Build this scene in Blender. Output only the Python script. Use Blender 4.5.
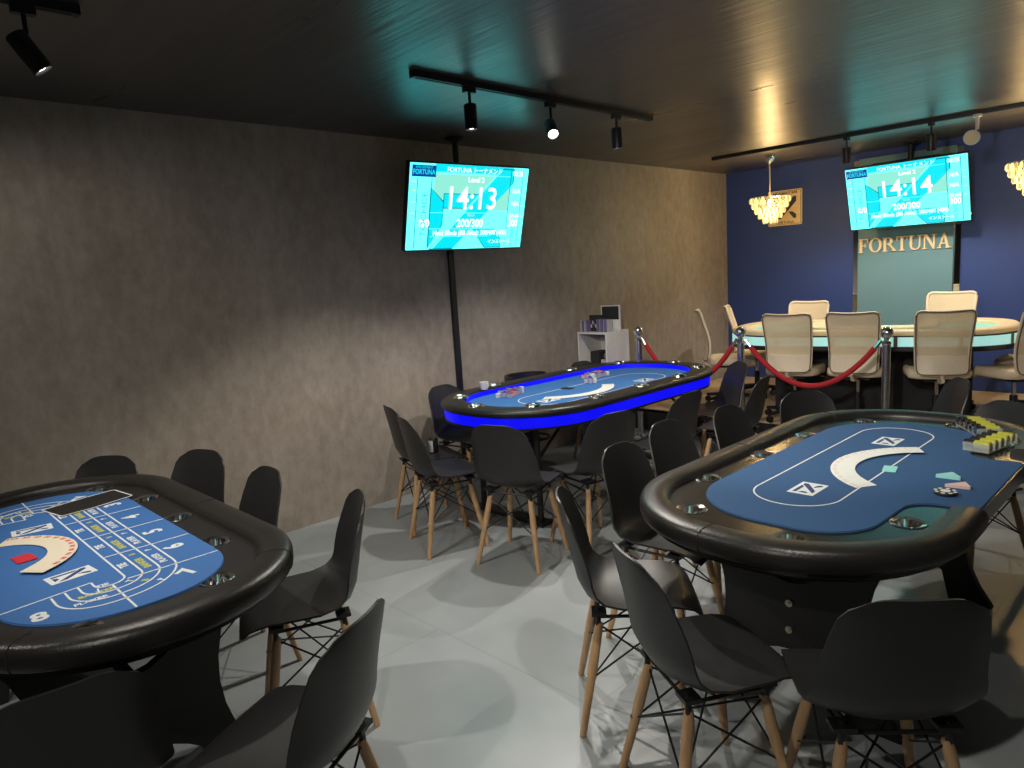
import bpy, bmesh, math, random
from mathutils import Vector, Matrix, geometry
random.seed(7)
R = math.radians
PI = math.pi
for o in list(bpy.data.objects): bpy.data.objects.remove(o)
SC = bpy.context.scene
C = SC.collection

# ------------------------------------------------------------------ camera, world, exposure
f_px, yaw, pitch, roll = 707.06, 0.803741, 0.151875, -0.061974
CAM = Vector((4.294, 0.0, 1.5836))
F = Vector((-math.sin(yaw)*math.cos(pitch), math.cos(yaw)*math.cos(pitch), -math.sin(pitch)))
Rr = F.cross(Vector((0, 0, 1))).normalized(); Uu = Rr.cross(F)
R2 = Rr*math.cos(roll) + Uu*math.sin(roll); U2 = -Rr*math.sin(roll) + Uu*math.cos(roll)
cd = bpy.data.cameras.new('camera'); cam = bpy.data.objects.new('camera', cd); C.objects.link(cam)
m4 = Matrix((R2, U2, -F)).transposed().to_4x4(); m4.translation = CAM
cam.matrix_world = m4
cd.sensor_width = 36; cd.lens = f_px/1024*36; cd.clip_start = 0.02
SC.camera = cam
W = bpy.data.worlds.new('world'); SC.world = W; W.use_nodes = True
W.node_tree.nodes['Background'].inputs[0].default_value = (0.35, 0.4, 0.45, 1)
W.node_tree.nodes['Background'].inputs[1].default_value = 0.02
SC.view_settings.view_transform = 'Standard'; SC.view_settings.look = 'None'
SC.view_settings.exposure = 0.0; SC.view_settings.gamma = 1; SC.view_settings.use_curve_mapping = False

H, D = 2.6, 7.82          # ceiling height, distance of the blue wall
XR, YB = 6.3, -2.6        # right wall, rear wall (behind the camera)
ST = 0.22                 # stage height

SPOT_W = 70.0
CHAND_W = 34.0
SPOT_COL = (1.0, 0.93, 0.83)

# ------------------------------------------------------------------ materials
MATS = {}
def mat(name, col, rough=.5, metal=0, spec=None, noise=None, bump=None, emit=None, estr=1, trans=0, coat=0):
    """noise = (scale, amount, detail) colour mottling; bump = (scale, strength)"""
    if name in MATS: return MATS[name]
    m = bpy.data.materials.new(name); m.use_nodes = True
    nt = m.node_tree; b = nt.nodes['Principled BSDF']
    b.inputs['Base Color'].default_value = (*col, 1); b.inputs['Roughness'].default_value = rough
    b.inputs['Metallic'].default_value = metal
    if spec is not None: b.inputs['Specular IOR Level'].default_value = spec
    if coat: b.inputs['Coat Weight'].default_value = coat; b.inputs['Coat Roughness'].default_value = .15
    if emit: b.inputs['Emission Color'].default_value = (*emit, 1); b.inputs['Emission Strength'].default_value = estr
    tc = nt.nodes.new('ShaderNodeTexCoord')
    if noise is None: noise = (30, .06, 2)
    n = nt.nodes.new('ShaderNodeTexNoise'); n.inputs['Scale'].default_value = noise[0]; n.inputs['Detail'].default_value = noise[2]
    nt.links.new(tc.outputs['Object'], n.inputs['Vector'])
    mx = nt.nodes.new('ShaderNodeMix'); mx.data_type = 'RGBA'
    a = noise[1]
    mx.inputs[6].default_value = (*[max(0, c*(1-a)) for c in col], 1); mx.inputs[7].default_value = (*[min(1, c*(1+a)) for c in col], 1)
    nt.links.new(n.outputs['Fac'], mx.inputs[0]); nt.links.new(mx.outputs[2], b.inputs['Base Color'])
    if bump:
        n2 = nt.nodes.new('ShaderNodeTexNoise'); n2.inputs['Scale'].default_value = bump[0]; n2.inputs['Detail'].default_value = 3
        nt.links.new(tc.outputs['Object'], n2.inputs['Vector'])
        bp = nt.nodes.new('ShaderNodeBump'); bp.inputs['Strength'].default_value = bump[1]; bp.inputs['Distance'].default_value = .01
        nt.links.new(n2.outputs['Fac'], bp.inputs['Height']); nt.links.new(bp.outputs[0], b.inputs['Normal'])
    if trans:
        t = nt.nodes.new('ShaderNodeBsdfTransparent'); s = nt.nodes.new('ShaderNodeMixShader'); s.inputs[0].default_value = trans
        out = nt.nodes['Material Output']
        nt.links.new(b.outputs[0], s.inputs[1]); nt.links.new(t.outputs[0], s.inputs[2]); nt.links.new(s.outputs[0], out.inputs[0])
    MATS[name] = m
    return m

def ramp(nt, stops):
    r = nt.nodes.new('ShaderNodeValToRGB'); e = r.color_ramp.elements
    e[0].position, e[0].color = stops[0][0], (*stops[0][1], 1)
    e[1].position, e[1].color = stops[-1][0], (*stops[-1][1], 1)
    for p, c in stops[1:-1]:
        x = e.new(p); x.color = (*c, 1)
    return r

def wall_concrete():
    m = bpy.data.materials.new('mottled_concrete_paper'); m.use_nodes = True; nt = m.node_tree; b = nt.nodes['Principled BSDF']
    tc = nt.nodes.new('ShaderNodeTexCoord')
    a = nt.nodes.new('ShaderNodeTexNoise'); a.inputs['Scale'].default_value = 1.6; a.inputs['Detail'].default_value = 6; a.inputs['Roughness'].default_value = .65
    f = nt.nodes.new('ShaderNodeTexNoise'); f.inputs['Scale'].default_value = 14; f.inputs['Detail'].default_value = 8; f.inputs['Roughness'].default_value = .7
    mp = nt.nodes.new('ShaderNodeMapping'); mp.inputs['Scale'].default_value = (1, 1, .6)
    nt.links.new(tc.outputs['Object'], mp.inputs[0])
    nt.links.new(mp.outputs[0], a.inputs['Vector']); nt.links.new(mp.outputs[0], f.inputs['Vector'])
    mx = nt.nodes.new('ShaderNodeMix'); mx.data_type = 'FLOAT'; mx.inputs[0].default_value = .55
    nt.links.new(a.outputs['Fac'], mx.inputs[2]); nt.links.new(f.outputs['Fac'], mx.inputs[3])
    r = ramp(nt, [(.32, (.23, .19, .155)), (.5, (.33, .285, .24)), (.68, (.43, .385, .335))])
    nt.links.new(mx.outputs[0], r.inputs[0]); nt.links.new(r.outputs[0], b.inputs['Base Color'])
    b.inputs['Roughness'].default_value = .62
    bp = nt.nodes.new('ShaderNodeBump'); bp.inputs['Strength'].default_value = .12; bp.inputs['Distance'].default_value = .01
    nt.links.new(f.outputs['Fac'], bp.inputs['Height']); nt.links.new(bp.outputs[0], b.inputs['Normal'])
    return m

def ceiling_wood():
    m = bpy.data.materials.new('dark_glossy_wood_grain'); m.use_nodes = True; nt = m.node_tree; b = nt.nodes['Principled BSDF']
    tc = nt.nodes.new('ShaderNodeTexCoord'); mp = nt.nodes.new('ShaderNodeMapping'); mp.inputs['Scale'].default_value = (1.7, 19, 1)
    nt.links.new(tc.outputs['Object'], mp.inputs[0])
    a = nt.nodes.new('ShaderNodeTexNoise'); a.inputs['Scale'].default_value = 1.0; a.inputs['Detail'].default_value = 6; a.inputs['Roughness'].default_value = .6
    nt.links.new(mp.outputs[0], a.inputs['Vector'])
    mp2 = nt.nodes.new('ShaderNodeMapping'); mp2.inputs['Scale'].default_value = (.5, 2.2, 1)
    nt.links.new(tc.outputs['Object'], mp2.inputs[0])
    a2 = nt.nodes.new('ShaderNodeTexNoise'); a2.inputs['Scale'].default_value = 1.0; a2.inputs['Detail'].default_value = 3
    nt.links.new(mp2.outputs[0], a2.inputs['Vector'])
    r = ramp(nt, [(.3, (.022, .020, .019)), (.55, (.045, .039, .034)), (.75, (.070, .058, .047))])
    nt.links.new(a.outputs['Fac'], r.inputs[0]); nt.links.new(r.outputs[0], b.inputs['Base Color'])
    rr = ramp(nt, [(.3, (.27, .27, .27)), (.7, (.40, .40, .40))])
    nt.links.new(a2.outputs['Fac'], rr.inputs[0]); nt.links.new(rr.outputs[0], b.inputs['Roughness'])
    b.inputs['IOR'].default_value = 2.3
    bp = nt.nodes.new('ShaderNodeBump'); bp.inputs['Strength'].default_value = .85; bp.inputs['Distance'].default_value = .007
    nt.links.new(a.outputs['Fac'], bp.inputs['Height']); nt.links.new(bp.outputs[0], b.inputs['Normal'])
    return m

def floor_vinyl():
    m = bpy.data.materials.new('pale_grey_vinyl'); m.use_nodes = True; nt = m.node_tree; b = nt.nodes['Principled BSDF']
    tc = nt.nodes.new('ShaderNodeTexCoord')
    a = nt.nodes.new('ShaderNodeTexNoise'); a.inputs['Scale'].default_value = 2.2; a.inputs['Detail'].default_value = 6
    nt.links.new(tc.outputs['Object'], a.inputs['Vector'])
    r = ramp(nt, [(.3, (.31, .345, .36)), (.7, (.38, .415, .43))])
    nt.links.new(a.outputs['Fac'], r.inputs[0])
    br = nt.nodes.new('ShaderNodeTexBrick'); br.inputs['Scale'].default_value = 1
    br.inputs['Brick Width'].default_value = 1.82; br.inputs['Row Height'].default_value = .91; br.inputs['Mortar Size'].default_value = .003; br.offset = 0.5
    br.inputs['Color1'].default_value = (1, 1, 1, 1); br.inputs['Color2'].default_value = (.97, .97, .97, 1); br.inputs['Mortar'].default_value = (.8, .8, .8, 1)
    nt.links.new(tc.outputs['Object'], br.inputs['Vector'])
    mx = nt.nodes.new('ShaderNodeMix'); mx.data_type = 'RGBA'; mx.blend_type = 'MULTIPLY'; mx.inputs[0].default_value = 1
    nt.links.new(r.outputs[0], mx.inputs[6]); nt.links.new(br.outputs[0], mx.inputs[7]); nt.links.new(mx.outputs[2], b.inputs['Base Color'])
    rr = ramp(nt, [(.3, (.28, .28, .28)), (.7, (.42, .42, .42))]); nt.links.new(a.outputs['Fac'], rr.inputs[0]); nt.links.new(rr.outputs[0], b.inputs['Roughness'])
    return m

def wood_mat(name, c1, c2, sc=(30, 30, 3), rough=.5):
    m = bpy.data.materials.new(name); m.use_nodes = True; nt = m.node_tree; b = nt.nodes['Principled BSDF']
    tc = nt.nodes.new('ShaderNodeTexCoord'); mp = nt.nodes.new('ShaderNodeMapping'); mp.inputs['Scale'].default_value = sc
    nt.links.new(tc.outputs['Object'], mp.inputs[0])
    a = nt.nodes.new('ShaderNodeTexNoise'); a.inputs['Scale'].default_value = 1.5; a.inputs['Detail'].default_value = 5
    nt.links.new(mp.outputs[0], a.inputs['Vector'])
    r = ramp(nt, [(.3, c1), (.7, c2)]); nt.links.new(a.outputs['Fac'], r.inputs[0]); nt.links.new(r.outputs[0], b.inputs['Base Color'])
    b.inputs['Roughness'].default_value = rough
    MATS[name] = m
    return m

M_WALL = wall_concrete(); M_CEIL = ceiling_wood(); M_FLOOR = floor_vinyl()
M_BLUEWALL = mat('navy_wall_paint', (.026, .058, .235), .6, noise=(3, .08, 4), bump=(60, .05))
M_REAR = mat('pale_bounce_grey', (.42, .41, .40), .8, noise=(3, .1, 4))  # pale grey, lightened so the unseen walls bounce more light
M_TEAL = mat('grey_teal_panel', (.145, .285, .335), .45, noise=(4, .05, 3))
M_MIRROR = mat('mirror_glass', (.75, .78, .78), .03, 1)
M_STAGE = wood_mat('tan_wood_floor', (.50, .36, .20), (.62, .46, .27), (2, 22, 2), .45)
M_BLACK = mat('black_satin_metal', (.012, .012, .013), .4, spec=.5)
M_BLACKMATTE = mat('black_matte', (.016, .016, .017), .75)
M_SHELL = mat('black_chair_plastic', (.022, .022, .023), .42, bump=(260, .04))
M_LEG = wood_mat('beech_dowel', (.50, .30, .15), (.64, .42, .23), (40, 40, 4), .42)
M_LEATHER = mat('black_padded_vinyl', (.018, .017, .016), .36, noise=(40, .15, 4), bump=(130, .12))
M_TRACK = mat('black_gloss_racetrack', (.012, .012, .012), .25, spec=.9, noise=(50, .3, 3))
M_TRACK2 = mat('black_speckled_racetrack', (.017, .016, .016), .42, noise=(90, .5, 4))
M_FELT_R = mat('navy_blue_felt', (.022, .085, .215), .85, noise=(120, .1, 3), bump=(300, .08))
M_FELT_L = mat('royal_blue_felt', (.036, .145, .41), .8, noise=(120, .08, 3), bump=(300, .06))
M_FELT_B = mat('bright_blue_felt', (.04, .17, .46), .8, noise=(120, .08, 3))
M_CHROME = mat('chrome', (.82, .82, .80), .12, 1)
M_STEEL = mat('brushed_steel', (.55, .56, .60), .25, 1)
M_PRINT = mat('white_print', (.72, .76, .78), .7)
M_PRINTY = mat('yellow_print', (.55, .55, .12), .7)
M_PRINTB = mat('dark_blue_print', (.03, .06, .18), .7)
M_PLY = mat('black_painted_plywood', (.012, .012, .013), .5, noise=(20, .2, 3))
M_BOLT = mat('brass_bolt', (.55, .52, .42), .35, 1)
M_CREAM = mat('cream_leather', (.80, .66, .42), .45, noise=(30, .06, 3))
M_OFFICE = mat('cream_chair_plastic', (.78, .66, .50), .5)
M_MESH = mat('cream_mesh_fabric', (.80, .68, .48), .8, noise=(200, .15, 2), trans=.28)
M_CUSHION = mat('cream_cushion', (.72, .60, .44), .8, noise=(40, .06, 3), bump=(200, .05))
M_PIPE = mat('dark_taupe_edging', (.16, .12, .09), .6)
M_ROPE = mat('red_velvet', (.42, .012, .022), .8, bump=(200, .2))
M_WHITE = mat('white_laminate', (.70, .68, .66), .5)
M_CARD = mat('white_card', (.80, .82, .78), .5)
M_CARD2 = mat('ivory_card', (.82, .74, .58), .5)
M_RED = mat('red_card', (.62, .03, .05), .5)
M_MINT = mat('mint_card', (.30, .70, .66), .5)
M_PINK = mat('pink_white_card', (.75, .55, .52), .5)
M_YEL = mat('yellow_chip', (.50, .50, .06), .5)
M_BLK = mat('black_chip', (.02, .02, .02), .5)
M_SILV = mat('clear_acrylic', (.55, .6, .6), .1, 0, trans=.72)
M_GOLD = wood_mat('pale_gold_letters', (.88, .66, .36), (.94, .74, .44), (6, 6, 6), .45)
M_SIGNWOOD = wood_mat('pale_sign_wood', (.85, .62, .30), (.92, .70, .38), (5, 30, 30), .5)
M_SIGNINK = mat('charcoal_ink', (.03, .035, .05), .6)
M_BULB = mat('lamp_glow', (1, 1, 1), .3, emit=(1, .93, .82), estr=14)
M_LEDBLUE = mat('blue_led_strip', (.0, .0, .2), .4, emit=(.003, .003, 1), estr=.85)
M_LEDCYAN = mat('pale_cyan_led_panel', (.3, .5, .5), .4, emit=(.36, .74, .70), estr=.72)
M_CRYSTAL = mat('warm_glow_crystal', (.34, .28, .12), .12, emit=(1, .80, .33), estr=1.15)  # glow put into the crystal material, in place of bulb light
M_CRYSTAL2 = mat('dim_glow_crystal', (.30, .26, .14), .1, emit=(1, .72, .26), estr=.55)  # same crystal with a weaker glow put into it
M_FILAMENT = mat('chandelier_bulb', (1, 1, 1), .2, emit=(1, .86, .5), estr=18)
def emat(name, col, s=1.0): return mat(name, (0.0, 0.0, 0.0), .35, emit=col, estr=s)
E_LIGHT = emat('screen_pale_cyan', (.13, .97, .93), 1.75)
E_MID = emat('screen_cyan', (.0, .74, .86), 1.15)
E_DARK = emat('screen_teal_line', (.0, .26, .34))
E_WHITE = emat('screen_white', (.92, 1, 1), 1.3)
E_GREEN = emat('screen_mint', (.30, .88, .72), 1.0)
E_NAVY = emat('screen_navy', (.005, .05, .35))
E_YELL = emat('screen_yellow', (.6, .9, .35))

# ------------------------------------------------------------------ mesh helpers
class MB:
    def __init__(s): s.v = []; s.f = []; s.mi = []; s.mat = 0
    def add(s, vs, fs, M=None):
        n = len(s.v)
        s.v += [tuple(M @ Vector(v)) if M is not None else tuple(v) for v in vs]
        s.f += [tuple(i+n for i in f) for f in fs]; s.mi += [s.mat]*len(fs)
        return s
    def box(s, c, d, M=None):
        x, y, z = c; a, b, e = d[0]/2, d[1]/2, d[2]/2
        vs = [(x-a, y-b, z-e), (x+a, y-b, z-e), (x+a, y+b, z-e), (x-a, y+b, z-e), (x-a, y-b, z+e), (x+a, y-b, z+e), (x+a, y+b, z+e), (x-a, y+b, z+e)]
        return s.add(vs, [(3, 2, 1, 0), (4, 5, 6, 7), (0, 1, 5, 4), (1, 2, 6, 5), (2, 3, 7, 6), (3, 0, 4, 7)], M)
    def rod(s, a, b, r0, r1=None, n=8):
        a, b = Vector(a), Vector(b); r1 = r0 if r1 is None else r1
        d = (b-a).normalized(); u = d.cross(Vector((0, 0, 1)) if abs(d.z) < .95 else Vector((1, 0, 0))).normalized(); w = d.cross(u)
        vs = []
        for p, r in ((a, r0), (b, r1)):
            for k in range(n):
                t = 2*PI*k/n; vs.append(p+u*(r*math.cos(t))+w*(r*math.sin(t)))
        fs = [(k, (k+1) % n, n+(k+1) % n, n+k) for k in range(n)] + [tuple(range(n))[::-1], tuple(range(n, 2*n))]
        return s.add(vs, fs)
    def tube(s, pts, r, n=8, closed=False):
        pts = [Vector(p) for p in pts]; N = len(pts); vs = []; fs = []
        for i, p in enumerate(pts):
            if closed: d = pts[(i+1) % N]-pts[i-1]
            else: d = pts[min(i+1, N-1)]-pts[max(i-1, 0)]
            d.normalize(); up = Vector((0, 0, 1)) if abs(d.z) < .9 else Vector((1, 0, 0))
            u = d.cross(up).normalized(); w = d.cross(u)
            for k in range(n):
                t = 2*PI*k/n; vs.append(p+u*(r*math.cos(t))+w*(r*math.sin(t)))
        for i in range(N if closed else N-1):
            j = (i+1) % N
            for k in range(n): fs.append((i*n+k, i*n+(k+1) % n, j*n+(k+1) % n, j*n+k))
        if not closed: fs += [tuple(range(n))[::-1], tuple(range((N-1)*n, N*n))]
        return s.add(vs, fs)
    def lathe(s, prof, c=(0, 0, 0), n=20, M=None):
        vs = []; fs = []
        for r, z in prof:
            for k in range(n):
                t = 2*PI*k/n; vs.append((c[0]+r*math.cos(t), c[1]+r*math.sin(t), c[2]+z))
        for i in range(len(prof)-1):
            for k in range(n): fs.append((i*n+k, i*n+(k+1) % n, (i+1)*n+(k+1) % n, (i+1)*n+k))
        if prof[0][0] > 1e-6: fs.append(tuple(range(n))[::-1])
        if prof[-1][0] > 1e-6: fs.append(tuple(range((len(prof)-1)*n, len(prof)*n)))
        return s.add(vs, fs, M)
    def prism(s, poly, z0, z1, holes=(), M=None, caps=(1, 1)):
        """poly list of (x,y); holes list of polys"""
        loops = [list(poly)]+[list(h) for h in holes]
        flat = [p for l in loops for p in l]; n = len(flat)
        tri = geometry.tessellate_polygon([[Vector((*p, 0)) for p in l] for l in loops])
        vs = [(*p, z0) for p in flat]+[(*p, z1) for p in flat]; fs = []
        for t in tri:
            a, b, c = [Vector(flat[i]) for i in t]
            if (b-a).cross(c-a) < 0: t = t[::-1]
            if caps[1]: fs.append(tuple(i+n for i in t))
            if caps[0]: fs.append(tuple(t[::-1]))
        k = 0
        for l in loops:
            L = len(l); ar = sum(l[i][0]*l[(i+1) % L][1]-l[(i+1) % L][0]*l[i][1] for i in range(L))
            for i in range(L):
                a, b = k+i, k+(i+1) % L
                q = (a, b, b+n, a+n)
                fs.append(q if (ar > 0) == (l is loops[0]) else q[::-1])
            k += L
        return s.add(vs, fs, M)
    def sweep(s, path, sec, closed=True):
        """path 2D points (ccw); sec list of (outward offset, z) closed loop"""
        N = len(path); vs = []; fs = []; m = len(sec)
        P = [Vector(p) for p in path]
        for i in range(N):
            if closed: d = (P[(i+1) % N]-P[i-1])
            else: d = P[min(i+1, N-1)]-P[max(i-1, 0)]
            d.normalize(); nrm = Vector((d.y, -d.x))
            for (o, z) in sec: q = P[i]+nrm*o; vs.append((q.x, q.y, z))
        for i in range(N if closed else N-1):
            j = (i+1) % N
            for k in range(m): fs.append((i*m+k, j*m+k, j*m+(k+1) % m, i*m+(k+1) % m))
        if not closed: fs += [tuple(range(m)), tuple(range((N-1)*m, N*m))[::-1]]
        return s.add(vs, fs)
    def build(s, name, ms, parent=None, smooth=True, angle=40, recalc=True):
        me = bpy.data.meshes.new(name); me.from_pydata(s.v, [], s.f)
        for m in (ms if isinstance(ms, (list, tuple)) else [ms]): me.materials.append(m)
        for p, i in zip(me.polygons, s.mi): p.material_index = i
        if recalc:
            bm = bmesh.new(); bm.from_mesh(me); bmesh.ops.recalc_face_normals(bm, faces=bm.faces); bm.to_mesh(me); bm.free()
        if smooth:
            me.polygons.foreach_set('use_smooth', [True]*len(me.polygons)); me.set_sharp_from_angle(angle=R(angle))
        return link(name, me, parent)
def link(name, me, parent=None):
    o = bpy.data.objects.new(name, me); C.objects.link(o)
    if parent: o.parent = parent
    return o
def tag(o, label=None, cat=None, group=None, kind=None):
    if label: o['label'] = label
    if cat: o['category'] = cat
    if group: o['group'] = group
    if kind: o['kind'] = kind
    return o
def thing(name, label, cat, loc=(0, 0, 0), rz=0, group=None):
    o = bpy.data.objects.new(name, None); C.objects.link(o); o.location = loc; o.rotation_euler = (0, 0, rz); o.empty_display_size = .1
    return tag(o, label, cat, group)
def copy_tree(o, parent=None):
    c = o.copy(); C.objects.link(c); c.parent = parent
    for ch in o.children: copy_tree(ch, c)
    return c
def fillet(pts, seg=10):
    """pts: (x, y, r) -> rounded polygon"""
    out = []; N = len(pts)
    for i in range(N):
        p = Vector(pts[i][:2]); r = pts[i][2]
        if r <= 0: out.append(tuple(p)); continue
        a = (Vector(pts[i-1][:2])-p).normalized(); b = (Vector(pts[(i+1) % N][:2])-p).normalized()
        ang = a.angle(b); t = r/math.tan(ang/2); c = p+(a+b).normalized()*(r/math.sin(ang/2))
        s0 = p+a*t-c; s1 = p+b*t-c
        t0 = math.atan2(s0.y, s0.x); t1 = math.atan2(s1.y, s1.x); dt = (t1-t0+PI) % (2*PI)-PI
        for k in range(seg+1):
            q = t0+dt*k/seg; out.append((c.x+r*math.cos(q), c.y+r*math.sin(q)))
    return out
def rrect(hx, hy, r, seg=12): return fillet([(-hx, -hy, r), (hx, -hy, r), (hx, hy, r), (-hx, hy, r)], seg)
def circ(x, y, r, n=20): return [(x+r*math.cos(2*PI*k/n), y+r*math.sin(2*PI*k/n)) for k in range(n)]
def dense(path, step, closed=True):
    out = []; N = len(path)
    for i in range(N if closed else N-1):
        a, b = Vector(path[i]), Vector(path[(i+1) % N]); n = max(1, int((b-a).length/step))
        for k in range(n): out.append(tuple(a.lerp(b, k/n)))
    if not closed: out.append(tuple(path[-1]))
    return out
def text_mb(body, size, M, ext=.0006, bold=0, align='CENTER', sx=1):
    cu = bpy.data.curves.new('txt', 'FONT'); cu.body = body; cu.size = size; cu.align_x = align; cu.align_y = 'CENTER'; cu.extrude = ext; cu.offset = bold; cu.resolution_u = 3
    ob = bpy.data.objects.new('txt', cu); C.objects.link(ob)
    dg = bpy.context.evaluated_depsgraph_get(); dg.update()
    me = bpy.data.meshes.new_from_object(ob.evaluated_get(dg))
    mb = MB(); MM = M @ Matrix.Diagonal((sx, 1, 1, 1))
    mb.add([v.co for v in me.vertices], [tuple(p.vertices) for p in me.polygons], MM)
    bpy.data.objects.remove(ob); bpy.data.curves.remove(cu); bpy.data.meshes.remove(me)
    return mb
def T(x, y, z=0, rz=0): return Matrix.Translation((x, y, z)) @ Matrix.Rotation(rz, 4, 'Z')

# ------------------------------------------------------------------ the room
def wallbox(name, c, d, m): return tag(MB().box(c, d).build(name, m, smooth=False), kind='structure')
ml, mw = (XR)/2, (D+YB)/2
wallbox('floor', (ml, mw, -.05), (XR+.2, D-YB+.2, .1), M_FLOOR)
wallbox('ceiling', (ml, mw, H+.05), (XR+.2, D-YB+.2, .1), M_CEIL)
wallbox('wall_left', (-.05, mw, H/2), (.1, D-YB+.2, H), M_WALL)
wallbox('wall_far', (ml, D+.05, H/2), (XR, .1, H), M_BLUEWALL)
wallbox('wall_right', (XR+.05, mw, H/2), (.1, D-YB+.2, H), M_REAR)
wallbox('wall_rear', (ml, YB-.05, H/2), (XR, .1, H), M_REAR)
SF = 5.66
st = MB(); st.box((ml, (SF+D)/2, ST-.01), (XR-.004, D-SF-.004, .02)); st.mat = 1; st.box((ml, (SF+.01+D)/2, (ST-.02)/2), (XR-.02, D-SF-.03, ST-.02))
tag(st.build('floor_stage', [M_STAGE, M_BLACKMATTE], smooth=False), kind='structure')
wallbox('trim_1', (.012, 3.555, 1.2), (.024, .048, 2.4), M_BLACK)           # cable duct below the left screen
wallbox('trim_2', (.006, 7.70, 1.3), (.012, .012, 2.58), M_WALL)            # vertical joint strip by the corner

# ------------------------------------------------------------------ shell chair
def chair_shell():
    prof = [(.225, .418), (.215, .432), (.17, .444), (.09, .446), (.0, .440), (-.08, .438), (-.14, .452), (-.178, .492), (-.198, .55), (-.212, .62), (-.226, .69), (-.238, .75), (-.246, .79), (-.252, .815)]
    hw = [.165, .195, .214, .226, .232, .236, .237, .234, .228, .220, .208, .192, .170, .125]
    lift = [.0, .004, .010, .016, .024, .036, .046, .036, .018, .006, 0, 0, 0, 0]     # sides rise
    fwd = [0, 0, 0, 0, 0, .004, .020, .040, .052, .052, .044, .034, .028, .020]       # sides wrap forward
    NU = 14; vs = []; fs = []
    for i, (y, z) in enumerate(prof):
        for k in range(NU+1):
            t = -1+2*k/NU; a = abs(t)**2.3
            vs.append((hw[i]*t*.885, y+fwd[i]*a, z+lift[i]*a - (.010*a if i < 2 else 0) - (.012*a*a if i > 11 else 0)))
    n = NU+1
    for i in range(len(prof)-1):
        for k in range(NU): fs.append((i*n+k, i*n+k+1, (i+1)*n+k+1, (i+1)*n+k))
    me = bpy.data.meshes.new('shell'); me.from_pydata(vs, [], fs)
    bm = bmesh.new(); bm.from_mesh(me); bmesh.ops.recalc_face_normals(bm, faces=bm.faces)
    bmesh.ops.subdivide_edges(bm, edges=bm.edges, cuts=1, smooth=1.0, use_grid_fill=True)
    bmesh.ops.solidify(bm, geom=bm.faces, thickness=.007); bmesh.ops.recalc_face_normals(bm, faces=bm.faces)
    bm.to_mesh(me); bm.free(); me.materials.append(M_SHELL)
    me.polygons.foreach_set('use_smooth', [True]*len(me.polygons)); me.set_sharp_from_angle(angle=R(60))
    return me
def make_chair():
    t = thing('shell_chair', 'x', 'chair', group='black shell chairs')
    link('shell', chair_shell(), t)
    top = {}; foot = {}
    for sx in (-1, 1):
        for sy in (-1, 1):
            a = Vector((sx*.125, sy*.115-.005, .385)); b = Vector((sx*.19, sy*.185-.01, 0)); top[sx, sy] = a; foot[sx, sy] = b
            l = MB(); d = (b-a)
            pr = [(a, .0125), (a+d*.06, .0155), (a+d*.35, .017), (b, .0115)]
            for (p0, r0), (p1, r1) in zip(pr, pr[1:]): l.rod(p0, p1, r0, r1, 10)
            leg = l.build('leg', M_LEG, t, angle=50)
            q = a+d*.48; MB().rod(q-Vector((0, sy*.018, 0)), q+Vector((0, sy*.019, 0)), .005, None, 6).build('screw', M_BOLT, leg)
            mt = MB().rod(a+Vector((0, 0, .055)), a+d*.10, .010, .009, 8); mt.box((a.x, a.y, .425), (.06, .05, .012)); mt.build('mount', M_BLACK, t)
    def at(k, u): return top[k].lerp(foot[k], u)
    for (k1, k2) in (((-1, -1), (1, -1)), ((-1, 1), (1, 1)), ((-1, -1), (-1, 1)), ((1, -1), (1, 1))):
        w = MB(); w.rod(at(k1, .5), at(k2, .02), .0035, n=6); w.rod(at(k2, .5), at(k1, .02), .0035, n=6)
        w.build('wire_brace', M_BLACK, t)
    w = MB(); w.rod(at((-1, -1), .5), at((1, 1), .02), .0035, n=6); w.rod(at((1, -1), .5), at((-1, 1), .02), .0035, n=6); w.build('wire_brace', M_BLACK, t)
    fr = MB()
    for k1, k2 in (((-1, -1), (1, -1)), ((-1, 1), (1, 1)), ((-1, -1), (-1, 1)), ((1, -1), (1, 1))): fr.rod(top[k1]+Vector((0, 0, .02)), top[k2]+Vector((0, 0, .02)), .006, n=6)
    fr.build('under_frame', M_BLACK, t)
    return t
chair0 = make_chair(); used = [False]
def chair(x, y, hd, label, grp):
    o = chair0 if not used[0] else copy_tree(chair0); used[0] = True
    o.location = (x, y, 0); o.rotation_euler = (0, 0, R(hd-90)); o['label'] = label; o['group'] = grp
    return o
GL, GB, GR = 'black shell chairs around the baccarat table', 'black shell chairs around the blue lit table', 'black shell chairs around the navy felt table'
chair(.53, .75, -54, 'black shell chair behind the baccarat table, at the end with the black mat', GL)
chair(.79, 1.06, -70, 'black shell chair against the concrete wall side, second along from the baccarat black mat', GL)
chair(1.36, 1.08, -92, 'upright black shell chair tucked in by the printed numbers four and five', GL)
chair(1.95, 1.13, 246, 'black shell chair angled at the printed number seven of the baccarat table', GL)
chair(2.68, .70, 208, 'black shell chair pulled out from the rounded end by the printed number eight', GL)
chair(2.43, .26, 174, 'black shell chair with its back to us, pushed against the baccarat table end', GL)
chair(.63, 2.72, 72, 'black shell chair between another chair and the concrete wall, at the blue lit table end', GB)
chair(1.02, 2.55, 70, 'black shell chair in profile at the rounded end of the blue lit table', GB)
chair(.44, 3.24, 8, 'black shell chair wedged between blue lit table and wall below the cable duct', GB)
chair(1.534, 2.674, 107, 'black shell chair seen from behind at the end corner of the blue lit table', GB)
chair(1.72, 3.08, 168, 'black shell chair along the blue lit table, backing onto the navy felt table', GB)
chair(1.74, 3.76, 180, 'black shell chair pushed half under the middle of the blue lit table', GB)
chair(.58, 4.64, 0, 'black shell chair between the white cubby shelf and the blue lit table', GB)
chair(1.48, 4.86, 232, 'black shell chair before the stanchion with the purple tinted post', GB)
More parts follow.
